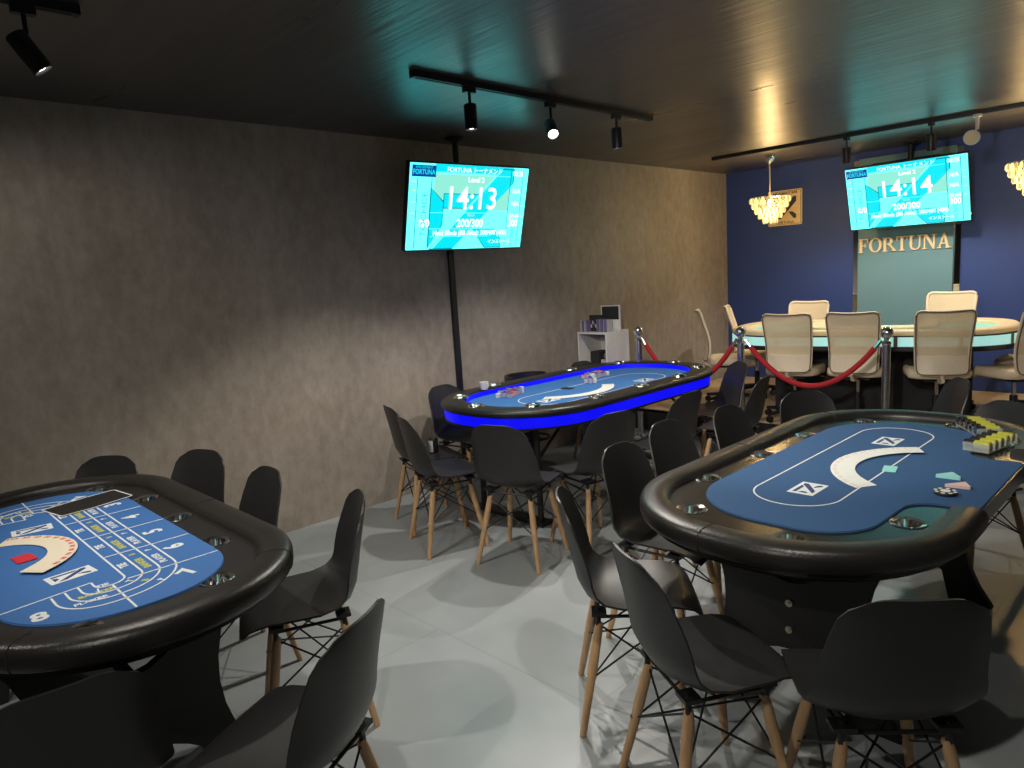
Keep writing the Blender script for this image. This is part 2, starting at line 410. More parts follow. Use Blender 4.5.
chair(1.87, 4.44, 190, 'black shell chair turned sideways, under the sagging red rope', GB)
chair(2.64, 2.46, 5, 'black shell chair with a lit seat facing the navy felt, near the rounded end', GR)
chair(2.55, 2.94, 0, 'black shell chair facing the middle of the long side of the navy felt', GR)
chair(2.62, 3.42, 0, 'black shell chair facing the navy felt, half hidden behind the padded rail', GR)
chair(2.75, 3.90, -32, 'black shell chair at the far rounded corner of the navy felt table', GR)
chair(2.83, 1.94, 41, 'black shell chair at the rounded end, seen edge on between two others', GR)
chair(3.27, 1.70, 60, 'black shell chair with dark seat in front of the bolted trestle panel', GR)
chair(3.685, 1.845, 131, 'broad backed black shell chair by the cut out side of the navy felt table', GR)
chair(2.98, 4.66, 214, 'greenish lit black shell chair standing between stanchion and chip rack', GR)
chair(3.42, 3.95, 238, 'black shell chair right behind the rack of yellow chips', GR)
chair(4.12, 3.02, 180, 'black shell chair on the dealer side of the navy felt table', GR)

# ------------------------------------------------------------------ bar stool behind the blue table
t = thing('bar_stool', 'black pedestal bar stool with foot ring between blue lit table and wall', 'stool', (.29, 4.06, 0))
MB().lathe([(.0, 0), (.19, 0), (.19, .012), (.10, .022), (.04, .045), (.028, .07), (0, .07)], n=28).build('base', M_BLACK, t)
MB().rod((0, 0, .06), (0, 0, .57), .024, n=14).build('column', M_BLACK, t)
fr = MB().tube([(.0+.14*math.cos(k*2*PI/24), .14*math.sin(k*2*PI/24), .26) for k in range(24)], .011, 8, True); fr.rod((0, 0, .26), (.14, 0, .26), .009); fr.rod((0, 0, .26), (-.14, 0, .26), .009)
fr.build('foot_ring', M_BLACK, t)
MB().lathe([(0, .56), (.15, .56), (.19, .58), (.195, .61), (.17, .63), (0, .632)], n=28).build('seat', M_LEATHER, t)
bk = MB(); pts = []
for k in range(13): a = R(90+15*k); pts.append((.19*math.cos(a), .19*math.sin(a)))
bk.sweep(pts, [(-.012, .60), (.012, .60), (.014, .78), (-.008, .78)], False); bk.build('backrest', M_LEATHER, t)

# ------------------------------------------------------------------ poker tables
def ring_sec(w, z0, z1, n=14, flat=.55):
    cx, cz, a, b = 0, (z0+z1)/2, w/2, (z1-z0)/2
    return [(a*math.copysign(abs(math.cos(t))**flat, math.cos(t)), cz+b*math.copysign(abs(math.sin(t))**.75, math.sin(t))) for t in [2*PI*k/n+PI/n for k in range(n)]]
def cup(parent, x, y, z, r=.042, depth=.034):
    c = MB().lathe([(r-.009, -depth), (r-.003, 0), (r+.010, .003), (r+.014, .0005), (r, -.002), (r, -depth-.002)], (x, y, z), 22)
    c.add([(x+(r-.009)*math.cos(2*PI*k/22), y+(r-.009)*math.sin(2*PI*k/22), z-depth) for k in range(22)], [tuple(range(22))])
    return c.build('cup_holder', M_CHROME, parent, recalc=False)
def h_panel(parent, x, y, rz, bolts=True):
    # plywood trestle board: two flaring legs joined by a bridge with scooped edges
    hw, top = .37, .66
    outl = []
    def arc(p, q, bulge, n=8):
        p, q = Vector(p), Vector(q); m = Vector((-(q-p).y, (q-p).x))
        return [tuple(p.lerp(q, k/n)+m*bulge*4*(k/n)*(1-k/n)) for k in range(n)]
    outl += arc((hw, 0), (hw-.02, top), .17)
    outl += [(hw-.02, top), (.20, top)]
    outl += arc((.19, .58), (-.19, .58), .33)
    outl += [(-.19, .58), (-.20, top), (-hw+.02, top)]
    outl += arc((-hw+.02, top), (-hw, 0), .17)
    outl += [(-hw, 0), (-.20, 0)]
    outl += arc((-.17, .13), (.17, .13), .22)
    outl += [(.17, .13), (.20, 0)]
    M = T(x, y, 0, rz) @ Matrix.Rotation(PI/2, 4, 'X')
    pn = MB().prism(outl, -.018, .018, M=M).build('trestle_panel', M_PLY, parent, angle=30)
    if bolts:
        for z in (.38, .28):
            p = T(x, y, 0, rz)
            a, b = p @ Vector((0, -.016, z)), p @ Vector((0, -.026, z))
            MB().rod(a, b, .013, n=12).rod(b, p @ Vector((0, -.030, z)), .007, n=6).build('bolt', M_BOLT, pn)
    return pn
def emblem(M, s, z):
    """stylised angular emblem in a unit square -> prisms"""
    mb = MB()
    for poly in ([(.06, .92), (.74, .92), (.63, .76), (.06, .76)],
                 [(.83, .93), (.94, .93), (.94, .73), (.34, .06), (.12, .06)],
                 [(.64, .33), (.79, .33), (.94, .21), (.94, .06), (.84, .06)],
                 [(.06, .66), (.18, .55), (.18, .36), (.06, .22)]):
        if sum(poly[i][0]*poly[(i+1) % len(poly)][1]-poly[(i+1) % len(poly)][0]*poly[i][1] for i in range(len(poly))) < 0: poly = poly[::-1]
        mb.prism([((a-.5)*s[0], (b-.5)*s[1]) for a, b in poly], z, z+.0006, M=M)
    return mb
def placard(parent, x, y, z, rz, w=.125, h=.085, ink=M_PRINTB):
    M = T(x, y, 0, rz)
    o = MB().prism(rrect(w/2, h/2, .002, 2), z, z+.0008, M=M).build('printed_emblem', M_PRINT, parent, smooth=False)
    emblem(M, (w*.86, h*.84), z+.0009).build('emblem_mark', ink, o, smooth=False)
def line_loop(parent, path, z, w, m, closed=True, name='layout_line'):
    return MB().sweep(path, [(-w/2, z), (w/2, z), (w/2, z+.0008), (-w/2, z+.0008)], closed).build(name, m, parent, smooth=False)
card_mesh = {}
def fan(cx, cy, r, a0, a1, n, z, m, label, grp, w=.060, h=.088, pip=None):
    key = m.name
    if key not in card_mesh:
        b = MB().prism(rrect(w/2, h/2, .005, 3), 0, .0005)
        if pip:
            b.mat = 1; b.prism([(-w/2+.004, h/2-.024), (-w/2+.012, h/2-.024), (-w/2+.012, h/2-.008), (-w/2+.004, h/2-.008)], .0005, .0007)
        tmp = b.build('playing_card', [m, pip or m], smooth=False); card_mesh[key] = tmp.data; bpy.data.objects.remove(tmp)
    for i in range(n):
        a = a0+(a1-a0)*i/(n-1)
        o = link('playing_card', card_mesh[key]); o.location = (cx+r*math.cos(a), cy+r*math.sin(a), z+.0006*i/3+.0004*(i % 3)); o.rotation_euler = (0, R(.25), a-PI/2)
        tag(o, label, 'playing card', grp)

# --- right table (navy felt)
RX, RY = 3.25, 2.92
t = thing('poker_table', 'oval poker table with navy felt, black padded rail and plywood trestle legs', 'table', (RX, RY, 0))
hx, hy = .535, 1.080
outer = rrect(hx, hy, .50, 16)
cups = [(-.25, -.84), (-.40, -.48), (-.385, -.04), (-.36+.0-.01, .39), (-.26, .82), (.13, .92), (.13, -.90), (.36, -.57), (.365, .62)]
inner = rrect(hx-.03, hy-.03, .47, 14)
MB().prism(inner, .675, .738, [circ(x, y, .042) for x, y in cups]).build('racetrack', M_TRACK, t, angle=30)
MB().prism(rrect(hx-.06, hy-.06, .44, 14), .655, .676).build('table_deck', M_PLY, t, angle=30)
for x, y in cups: cup(t, x, y, .738)
# rail, open on the dealer side
path = dense(rrect(hx-.050, hy-.050, .45, 16), .06)
gap0, gap1 = -.34, .42
# rotate list so it starts after the gap
k0 = next(i for i, q in enumerate(path) if q[0] > hx-.06 and q[1] >= gap1)
path = path[k0:]+path[:k0]
path = [q for q in path if not (q[0] > hx-.06 and gap0 < q[1] < gap1)]
MB().sweep(path, ring_sec(.110, .690, .770), False).build('padded_rail', M_LEATHER, t, angle=60)
for k in (8, len(path)//3, len(path)//2, len(path)-22):
    q0, q1 = Vector(path[k]), Vector(path[k+1]); d = (q1-q0).normalized(); n = Vector((d.y, -d.x))
    MB().tube([(q0.x+n.x*o*1.01, q0.y+n.y*o*1.01, .730+(z-.730)*1.012) for o, z in ring_sec(.110, .690, .770)], .0018, 5, True).build('rail_seam', M_BLACKMATTE, t)
felt = fillet([(-.335, -.825, .32), (.29, -.825, .20), (.31, -.345, .10), (.50, -.345, .012), (.50, .33, .012), (.31, .33, .08), (.28, .83, .22), (-.335, .83, .32)], 12)
fm = MB(); fm.prism(felt, .739, .744); fm.sweep(felt, [(-.004, .744), (.0, .742), (.002, .739), (-.004, .739)]); fm.build('felt', M_FELT_R, t, angle=30)
line_loop(t, [(a-.03, b+.04) for a, b in rrect(.152, .67, .15, 12)], .7442, .006, M_PRINT)
placard(t, -.02, -.42, .7442, R(90), .145, .095); placard(t, -.02, .43, .7442, R(90), .145, .095)
h_panel(t, 0, -.60, 0); h_panel(t, 0, .60, PI)
MB().box((0, 0, .33), (.04, 1.17, .22)).build('stretcher', M_PLY, t, smooth=False)
fan(3.55, 2.93, .335, R(236), R(122), 44, .7448, M_CARD, 'white playing card in the curved spread on the navy felt', 'cards spread on the navy felt', pip=M_PINK)
o = MB().prism(rrect(.024, .042, .004), 0, .0022).build('cut_card', M_MINT); o.location = (3.38, 2.905, .7448); o.rotation_euler = (0, 0, R(12)); tag(o, 'mint green cut card lying inside the curve of the card spread', 'cut card')
o = MB().prism(fillet([(-.045, -.025, .005), (.045, -.02, .005), (-.0, .04, .005)]), 0, .012).build('dealer_marker', M_MINT); o.location = (3.585, 2.905, .7448); tag(o, 'bright turquoise triangular marker on the navy felt', 'marker')
o = MB().prism(fillet([(-.04, -.02, .004), (.045, -.03, .004), (.03, .035, .004)]), 0, .010).build('dealer_marker', M_PINK); o.location = (3.63, 2.805, .7448); o.rotation_euler = (0, 0, R(15)); tag(o, 'white and red triangular marker next to the turquoise one', 'marker')
t2 = thing('dealer_button', 'round black and white dealer button on the navy felt', 'dealer button', (3.625, 2.695, .7448))
MB().lathe([(0, 0), (.034, 0), (.036, .003), (.036, .008), (.034, .011), (0, .011)], n=28).build('disc', M_BLK, t2)
for k in range(8):
    M = Matrix.Rotation(k*PI/4, 4, 'Z'); MB().box((.030, 0, .0112), (.010, .012, .001), M).build('edge_spot', M_CARD, t2, smooth=False)
MB().lathe([(0, .0111), (.016, .0111), (.016, .012), (0, .012)], n=20).build('centre_disc', M_CARD, t2)
# chip rack
def chip_roll(n, dia, m1, m2):
    b = MB()
    for k in range(n):
        b.mat = 1 if k < 9 else 0
        b.lathe([(0, 0), (dia/2-.001, 0), (dia/2, .0006), (dia/2, .0026), (dia/2-.001, .0032), (0, .0032)], (0, 0, .0034*k), 16)
    return b
roll_y = chip_roll(26, .036, M_YEL, M_BLK).build('chip_roll', [M_YEL, M_BLK])
tr = thing('chip_rack', 'clear acrylic chip rack at the dealer corner of the navy felt table', 'chip rack', (0, 0, .7448))
rows = [((3.575, 3.36), (3.615, 3.57), 'roll of yellow and black chips in the rack row beside the navy felt'), ((3.545, 3.66), (3.435, 3.83), 'roll of yellow and black chips in the rack row beside the padded rail')]
for (a, b, lb) in rows:
    a, b = Vector(a), Vector(b); d = b-a; c = (a+b)/2; ang = math.atan2(d.y, d.x)
    M = T(c.x, c.y, 0, ang)
    MB().box((0, 0, .003), (d.length+.05, .10, .006), M).build('tray_base', M_SILV, tr, smooth=False)
    for k in range(6): MB().box((-d.length/2-.022+(d.length+.044)*k/5, 0, .020), (.003, .10, .034), M).build('tray_divider', M_SILV, tr, smooth=False)
    for k in range(5):
        p = a.lerp(b, k/4)
        o = link('chip_roll', roll_y.data)
        ax = ang-PI/2
        ring_c = Vector((p.x, p.y, .7448+.027))
        o.matrix_world = Matrix.Translation(ring_c) @ Matrix.Rotation(ax, 4, 'Z') @ Matrix.Rotation(PI/2, 4, 'Y') @ Matrix.Translation((0, 0, -.044))
        tag(o, lb, 'chips', 'rolls of chips in the acrylic rack')
        MB().lathe([(.0185, 0), (.020, 0), (.020, .006), (.0185, .006), (.0185, 0)], n=16, M=Matrix.Translation((0, 0, -.7448)) @ Matrix.Translation(ring_c) @ Matrix.Rotation(ax, 4, 'Z') @ Matrix.Rotation(PI/2, 4, 'Y') @ Matrix.Translation((0, 0, -.052))).build('tube_ring', M_CHROME, tr)
bpy.data.objects.remove(roll_y)

# --- left table (baccarat)
LX, LY = 1.45, .50
t = thing('baccarat_table', 'baccarat table with royal blue printed felt, speckled racetrack and black padded rail', 'table', (LX, LY, 0))
hx, hy = .975, .475
def up7(pl): return [(a, b+.07) for a, b in pl]
inner = up7(rrect(hx-.03, hy-.03, .43, 14))
cups = [(-.74, .30), (-.37, .385), (.02, .38), (.42, .36), (.75, .235), (.79, -.13), (-.79, -.13)]
MB().prism(inner, .675, .738, [circ(x, y, .042) for x, y in cups]).build('racetrack', M_TRACK2, t, angle=30)
MB().prism(up7(rrect(hx-.06, hy-.06, .41, 14)), .655, .676).build('table_deck', M_PLY, t, angle=30)
for x, y in cups: cup(t, x, y, .738)
path = up7(dense(rrect(hx-.046, hy-.046, .425, 18), .06))
k0 = next(i for i, q in enumerate(path) if q[1] < -hy+.13 and q[0] >= .42); path = path[k0:]+path[:k0]
path = [q for q in path if not (q[1] < -hy+.13 and -.42 < q[0] < .42)]
MB().sweep(path, ring_sec(.110, .690, .770), False).build('padded_rail', M_LEATHER, t, angle=60)
for k in (9, len(path)//3, len(path)//2, len(path)-12):
    q0, q1 = Vector(path[k]), Vector(path[k+1]); d = (q1-q0).normalized(); n = Vector((d.y, -d.x))
    MB().tube([(q0.x+n.x*o*1.01, q0.y+n.y*o*1.01, .730+(z-.730)*1.012) for o, z in ring_sec(.110, .690, .770)], .0018, 5, True).build('rail_seam', M_BLACKMATTE, t)
felt = fillet([(-.77, -.265, .30), (-.40, -.275, .05), (-.36, -.36, .012), (.36, -.36, .012), (.40, -.275, .05), (.77, -.265, .30), (.775, .335, .26), (-.775, .335, .26)], 12)
fm = MB(); fm.prism(felt, .739, .744); fm.sweep(felt, [(-.004, .744), (.0, .742), (.002, .739), (-.004, .739)]); fm.build('felt', M_FELT_L, t, angle=30)
# betting layout: three bands running round the player side
Z = .7442
bands = [(.055, .54, .045, -.03, .03, .47), (.105, .587, .095, -.067, .06, .48), (.155, .633, .145, -.103, .09, .49), (.205, .68, .20, -.14, .12, .50)]
for yv, xv, r, yb, rb, xe in bands:
    pth = fillet([(xe, yb, 0), (xv, yb, rb), (xv, yv, r), (-xv, yv, r), (-xv, yb, rb), (-xe, yb, 0)], 12)
    line_loop(t, dense(pth, .08, False), Z, .006, M_PRINT, False)
for x in (-.25, .01, .27, -.51, .53):
    line_loop(t, [(x, .055), (x, .33)], Z, .006, M_PRINT, False)
for s in (-1, 1):
    line_loop(t, [(s*.54, .01), (s*.77, .01)], Z, .006, M_PRINT, False)
    line_loop(t, [(s*.47, -.03), (s*.505, -.265)], Z, .006, M_PRINT, False)
    for k in range(1): line_loop(t, [(s*(.535+.047*k), -.028-.034*k), (s*(.585+.044*k), -.035-.040*k)], Z, .005, M_PRINT, False)
def ltext(s, x, y, size, up, m, bold=.0015, sx=1):
    # 'up' = heading of the letter tops
    text_mb(s, size, T(x, y, Z+.0002, up-PI/2), .0004, bold, sx=sx).build('printed_text', m, t, smooth=False)
for s, x, y, up in (('3', -.38, .262, -90), ('4', -.13, .262, -90), ('5', .13, .257, -90), ('6', .36, .252, -90), ('7', .63, .20, -140), ('8', .615, -.19, 180), ('2', -.63, .19, -40), ('1', -.615, -.19, 0)):
    ltext(s, x, y, .085, R(up), M_PRINT, .003)
for x in (-.38, -.12, .14, .40):
    ltext('TIE', x, .08, .034, R(-90), M_PRINT); ltext('BANKER', x+.03, .13, .030, R(-90), M_PRINTY, .001); ltext('PLAYER', x+.03, .18, .030, R(-90), M_PRINT, .001)
    for y, m in ((.13, M_PRINTY), (.18, M_PRINT)): ltext('P' if m is M_PRINT else 'B', x-.08, y, .026, R(-90), m, .001)
for s in (-1, 1):
    up = 180 if s > 0 else 0
    for k, (nm, m) in enumerate((('TIE', M_PRINT), ('BANKER', M_PRINTY), ('PLAYER', M_PRINT))):
        ltext(nm, s*(.522+.047*k), -.012-.026*k, .026, R(up), m, .001)
        ltext(nm[0], s*(.555+.034*k), .055+.034*k, .028, R(-135 if s > 0 else -45), m, .001)
placard(t, .345, -.055, Z, R(96), .13, .080); placard(t, -.295, -.04, Z, R(84), .13, .080)
h_panel(t, .56, 0.02, PI/2); h_panel(t, -.56, 0.02, -PI/2)
MB().box((0, 0.02, .33), (1.10, .04, .22)).build('stretcher', M_PLY, t, smooth=False)
fan(1.46, .235, .255, R(146), R(36), 40, .7448, M_CARD2, 'ivory playing card in the curved spread on the royal blue felt', 'cards spread on the baccarat felt', pip=M_RED)
o = MB().prism(rrect(.043, .029, .004), 0, .003).build('cut_card', M_RED); o.location = (1.495, .375, .7448); o.rotation_euler = (0, 0, R(5)); tag(o, 'red cut card lying inside the curve of the ivory card spread', 'cut card')
t2 = thing('betting_mat', 'black curved mat with pale edging laid over the baccarat layout', 'mat', (0, 0, .7448))
mt = [(.90, .54), (1.07, .575), (1.055, .70), (1.01, .855), (.83, .83), (.855, .70)]
matp = fillet([(x, y, .012) for x, y in mt], 4)
MB().prism(matp, 0, .003).build('mat', M_TRACK2, t2, smooth=False)
line_loop(t2, [(x, y) for x, y in matp], .003, .006, M_PRINT, name='edging')

# --- blue lit table
BX, BY = .955, 3.975
t = thing('poker_table', 'oval poker table edged with glowing blue light strips, cup holders in its rail', 'table', (BX, BY, 0))
hx, hy = .595, 1.185
MB().prism(rrect(hx-.07, hy-.07, .46, 14), .66, .735).build('table_deck', M_PLY, t, angle=30)
path = dense(rrect(hx-.085, hy-.085, .47, 16), .06)
MB().sweep(path, ring_sec(.17, .728, .785, 14, .5)).build('padded_rail', M_LEATHER, t, angle=60)
MB().sweep(dense(rrect(hx-.03, hy-.03, .52, 16), .06), [(-.012, .668), (.004, .668), (.012, .73), (-.012, .73)]).build('outer_light_strip', M_LEDBLUE, t, angle=50)
MB().sweep(dense(rrect(hx-.172, hy-.172, .39, 14), .06), [(-.004, .742), (.004, .742), (.004, .774), (-.004, .774)]).build('inner_light_strip', M_LEDBLUE, t, angle=50)
MB().sweep(dense(rrect(hx-.03, hy-.03, .52, 16), .06), [(-.04, .655), (.006, .655), (.006, .667), (-.04, .667)]).build('edge_trim', M_BLACK, t, angle=50)
MB().prism(rrect(hx-.168, hy-.168, .39, 14), .735, .741).build('felt', M_FELT_B, t, angle=30)
for x, y in ((.34, -.92), (.505, -.50), (.51, -.02), (.51, .45), (.40, .90), (-.38, .90), (-.51, .42), (-.34, -.92), (-.51, -.45), (0.02, -1.10), (0.05, 1.10)):
    c = MB().lathe([(0, .002), (.028, .002), (.036, .006), (.040, .012), (.047, .013), (.052, .008), (.053, -.004), (0, -.004)], (x, y, .783), 22); c.build('cup_holder', M_CHROME, t)
line_loop(t, [(x+.1, y) for x, y in rrect(.20, .72, .19, 12)], .7412, .007, M_PRINT)
placard(t, .22, .42, .7412, R(90), .15, .10); placard(t, .13, -.55, .7412, R(90), .15, .10)
for s in (-1, 1):
    y = s*.86
    for x in (-.24, .30):
        MB().rod((x, y, .02), (x, y, .66), .020, n=12).build('leg', M_BLACK, t)
    MB().box((.03, y, .012), (.66, .10, .024)).build('foot_plate', M_BLACK, t, smooth=False)
    for x in (.30, -.24): MB().rod((x, y, .42), (x, y-s*.30, .655), .011).build('leg_brace', M_BLACK, t)
    MB().rod((-.24, y, .40), (.30, y, .40), .012).build('crossbar', M_BLACK, t)
fan(.83, 3.80, .37, R(-58), R(44), 44, .7418, M_CARD, 'white playing card in the curved spread on the blue lit table', 'cards spread on the blue lit table', pip=M_PINK)
def chip_stacks(cx, cy, rz, nx, ny, label, grp):
    cols = [(.03, .03, .35), (.45, .03, .05), (.75, .75, .75), (.12, .10, .30)]
    for i in range(nx):
        for j in range(ny):
            k = random.randrange(4); nm = 'chip_colour_%d' % k; m = mat(nm, cols[k], .5)
            n = random.choice((9, 11, 13))
            b = MB()
            for q in range(n):
                b.mat = q % 2; b.lathe([(0, 0), (.0185, 0), (.0195, .0006), (.0195, .0026), (.0185, .0031), (0, .0031)], (0, 0, .0033*q), 12)
            o = b.build('chip_stack', [m, M_CARD]); p = T(cx, cy, 0, rz) @ Vector(((i-(nx-1)/2)*.042, (j-(ny-1)/2)*.042, .7418)); o.location = p
            tag(o, label, 'chips', grp)
chip_stacks(.69, 3.45, R(20), 3, 6, 'small stack of poker chips in the block beside the white cup', 'chip stacks at the duct end of the blue lit table')
chip_stacks(.72, 4.38, R(5), 3, 6, 'small stack of poker chips in the block towards the cubby shelf', 'chip stacks at the shelf end of the blue lit table')
chip_stacks(.88, 4.12, 0, 2, 2, 'low stack of red chips beside the white card spread', 'loose chips on the blue lit table')
o = MB().prism(rrect(.045, .03, .004), 0, .004).build('cut_card', M_BLK); o.location = (.89, 3.84, .7418); tag(o, 'black cut card in the middle of the blue lit felt', 'cut card')
t2 = thing('cup', 'small white cup with a handle on the rail beside the cable duct', 'cup', (.53, 3.35, .786))
MB().lathe([(0, 0), (.024, 0), (.030, .02), (.033, .055), (.030, .055), (.027, .02), (0, .006)], n=20).build('body', M_WHITE, t2)
MB().tube([(.030+.014*math.sin(a), 0, .03+.016*math.cos(a)) for a in [PI*k/8 for k in range(9)]], .004, 6).build('handle', M_WHITE, t2)
t2 = thing('drink_can', 'black can with a pale side standing on the chair seat by the wall', 'can', (.60, 2.80, .4472))
MB().lathe([(0, 0), (.027, 0), (.031, .006), (.031, .095), (.026, .105), (0, .103)], n=20).build('body', M_BLACK, t2)
MB().sweep([(.0312*math.cos(a), .0312*math.sin(a)) for a in [R(-140+12*k) for k in range(9)]], [(0, .012), (.0008, .012), (.0008, .09), (0, .09)], False).build('label_panel', M_WHITE, t2)

# ------------------------------------------------------------------ white cubby shelf
t = thing('cubby_shelf', 'white open cubby shelf against the concrete wall behind the blue lit table', 'shelf', (.19, 5.165, 0))
w, d, hgt = .34, .33, 1.03
for x in (-w/2+.009, w/2-.009): MB().box((x, 0, hgt/2), (.018, d, hgt)).build('side_panel', M_WHITE, t, smooth=False)
for z in (.03, .36, .69, hgt-.009): MB().box((0, 0, z), (w-.036, d, .018)).build('shelf_board', M_WHITE, t, smooth=False)
MB().box((0, d/2-.004, hgt/2), (w-.036, .008, hgt-.03)).build('back_panel', M_WHITE, t, smooth=False)
o = MB().box((0, 0, .07), (.10, .16, .14)).build('storage_box', M_BLACKMATTE, smooth=False); o.location = (.135, 5.18, .699); tag(o, 'black box inside the top opening of the cubby shelf', 'box')
t2 = thing('gadget', 'grey folded device sitting beside the black box in the cubby shelf', 'device', (.27, 5.16, .699))
MB().box((0, 0, .035), (.11, .14, .07)).build('body', M_REAR, t2, smooth=False); MB().rod((-.05, -.02, .10), (.05, .01, .115), .022, n=12).build('roller', M_CHROME, t2); MB().box((0, .03, .08), (.03, .03, .04)).build('neck', M_BLACK, t2, smooth=False)
purple = mat('purple_grey_case', (.16, .14, .26), .4); grey = mat('silver_grey_case', (.45, .43, .48), .35)
for k, x in enumerate((.045, .068, .092, .116)):
    o = MB().prism(rrect(.009, .035, .002, 2), 0, .105-.004*(k % 3)).build('card_case', purple if k % 2 else grey, smooth=False); o.location = (x, 5.06, hgt); tag(o, 'slim upright card case at the wall end of the cubby shelf', 'case', 'card cases beside the wall on the cubby shelf')
for k, x in enumerate((.245, .265, .288, .308, .332, .348)):
    o = MB().prism(rrect(.008, .035, .002, 2), 0, .115-.006*(k % 2)).build('card_case', grey if k % 2 else purple, smooth=False); o.location = (x-.002, 5.05+.02*(k % 2), hgt); tag(o, 'slim upright card case before the white framed picture on the cubby shelf', 'case', 'card cases before the picture on the cubby shelf')
t2 = thing('photo_stand', 'dark printed photo stand on top of the cubby shelf', 'photo stand', (.175, 5.09, hgt), R(12))
MB().box((0, 0, .075), (.13, .014, .15)).build('board', M_BLACKMATTE, t2, smooth=False)
for k in range(7): MB().box((-.045+.015*k, -.0075, .05+.05*((k*5) % 3)/3), (.012, .002, .03), None).build('print_patch', (M_PINK, grey, purple)[k % 3], t2, smooth=False)
MB().box((0, .04, .03), (.05, .06, .01)).build('prop', M_BLACK, t2, smooth=False)
t2 = thing('picture_frame', 'white framed picture with a dark upper half on the cubby shelf', 'picture', (.262, 5.20, hgt), R(14))
MB().box((0, 0, .115), (.19, .016, .23)).build('frame', M_WHITE, t2, smooth=False); MB().box((0, -.009, .16), (.165, .003, .12)).build('print', M_BLACKMATTE, t2, smooth=False); MB().box((0, -.009, .055), (.155, .003, .07)).build('mat_board', M_CARD, t2, smooth=False)

# ------------------------------------------------------------------ stanchions and ropes
def stanchion(x, y, label):
    t = thing('stanchion', label, 'stanchion', (x, y, 0), group='chrome stanchions with red ropes')
    MB().lathe([(0, 0), (.10, 0), (.104, .012), (.085, .028), (.05, .042), (.038, .05), (0, .05)], n=28).build('base', M_STEEL, t)
    MB().rod((0, 0, .045), (0, 0, .93), .029, n=18).build('post', M_STEEL, t)
    MB().lathe([(0, .925), (.030, .925), (.034, .935), (.030, .945), (.018, .955), (.018, .97), (.026, .975), (.016, .982), (0, .984)], n=18).build('collar', M_CHROME, t)
    MB().lathe([(.046*math.sin(a), 1.012-.046*math.cos(a)) for a in [PI*k/12 for k in range(13)]], n=20).build('ball_finial', M_CHROME, t)
S3, S1, S2 = (.475, 5.32), (1.46, 5.36), (2.53, 5.48)
stanchion(*S3, 'chrome ball topped stanchion beside the white cubby shelf')
stanchion(*S1, 'chrome ball topped stanchion where the two red ropes meet')
stanchion(*S2, 'chrome ball topped stanchion before the middle of the cream rimmed table')
def rope(a, b, sag, label):
    t = thing('velvet_rope', label, 'rope', ((a[0]+b[0])/2, (a[1]+b[1])/2, 0))
    mid = Vector(((a[0]+b[0])/2, (a[1]+b[1])/2, 0)); A = Vector((*a, .955))-mid; B = Vector((*b, .955))-mid
    dr = (B-A).normalized(); A += dr*.035; B -= dr*.035
    pts = []
    for k in range(25):
        u = k/24; p = A.lerp(B, u); p.z -= sag*4*u*(1-u); pts.append(p)
    MB().tube(pts[1:-1], .021, 10).build('rope', M_ROPE, t)
    MB().tube(pts[:2], .013, 8).build('hook', M_CHROME, t); MB().tube(pts[-2:], .013, 8).build('hook', M_CHROME, t)
rope(S3, S1, .38, 'red velvet rope hanging between cubby shelf stanchion and its neighbour')
rope(S1, S2, .36, 'red velvet rope sagging in front of the white mesh chairs')

# ------------------------------------------------------------------ VIP table on the stage
VX, VY, VR = 2.06, 6.41, R(11)
t = thing('card_table', 'large horseshoe card table with cream rim, cyan lit band and black base', 'table', (VX, VY, ST), VR)
outl = fillet([(-1.09, -.57, .50), (1.09, -.57, .50), (1.09, .57, .46), (.38, .57, .14), (.38, -.12, .10), (-.34, -.12, .10), (-.34, .57, .14), (-1.09, .57, .46)], 12)
cr = [(a, b) for a, b in outl]
pth = dense(cr, .07)
MB().sweep(pth, [(-.150, .725), (-.155, .745), (-.145, .760), (-.03, .768), (-.004, .752), (.0, .735), (-.01, .718), (-.14, .715)]).build('rim', M_CREAM, t, angle=50)
MB().prism([(a, b) for a, b in outl], .60, .722).build('table_deck', M_BLACKMATTE, t, angle=30)
MB().prism(fillet([(-.99, -.43, .36), (.99, -.43, .36), (.99, .43, .32), (.50, .43, .1), (.50, -.20, .06), (-.46, -.20, .06), (-.46, .43, .1), (-.99, .43, .32)], 10), .722, .734).build('felt', M_MINT, t, angle=30)
# lit band in panels
arc_front = [q for q in pth]
L = len(pth); seg = 6
for k in range(0, L, seg):
    pts = [pth[(k+j) % L] for j in range(seg+1)]
    MB().sweep(pts, [(.0005, .640), (.010, .640), (.010, .712), (.0005, .712)], False).build('lit_panel', M_LEDCYAN, t, smooth=False)
    q0, q1 = Vector(pts[0]), Vector(pts[1]); d = (q1-q0).normalized(); n = Vector((d.y, -d.x)); c = q0+n*.008
    MB().box((0, 0, .66), (.028, .016, .085), T(c.x, c.y, .012, math.atan2(d.y, d.x))).build('panel_post', M_PIPE, t, smooth=False)
MB().sweep(pth, [(-.02, .61), (.018, .61), (.018, .637), (-.02, .637)]).build('lower_trim', M_BLACK, t, angle=50)
MB().prism(fillet([(-.72, -.16, .04), (.78, -.16, .04), (.78, .34, .08), (.44, .34, .03), (.44, -.11, .02), (-.40, -.11, .02), (-.40, .34, .03), (-.72, .34, .08)], 6), 0, .60).build('base', M_BLACKMATTE, t, angle=30)
line_loop(t, rrect(.0, .0, .0, 1) if False else fillet([(-.86, -.34, .28), (.86, -.34, .28), (.86, -.24, .04), (-.86, -.24, .04)], 8), .7342, .008, M_PRINT)

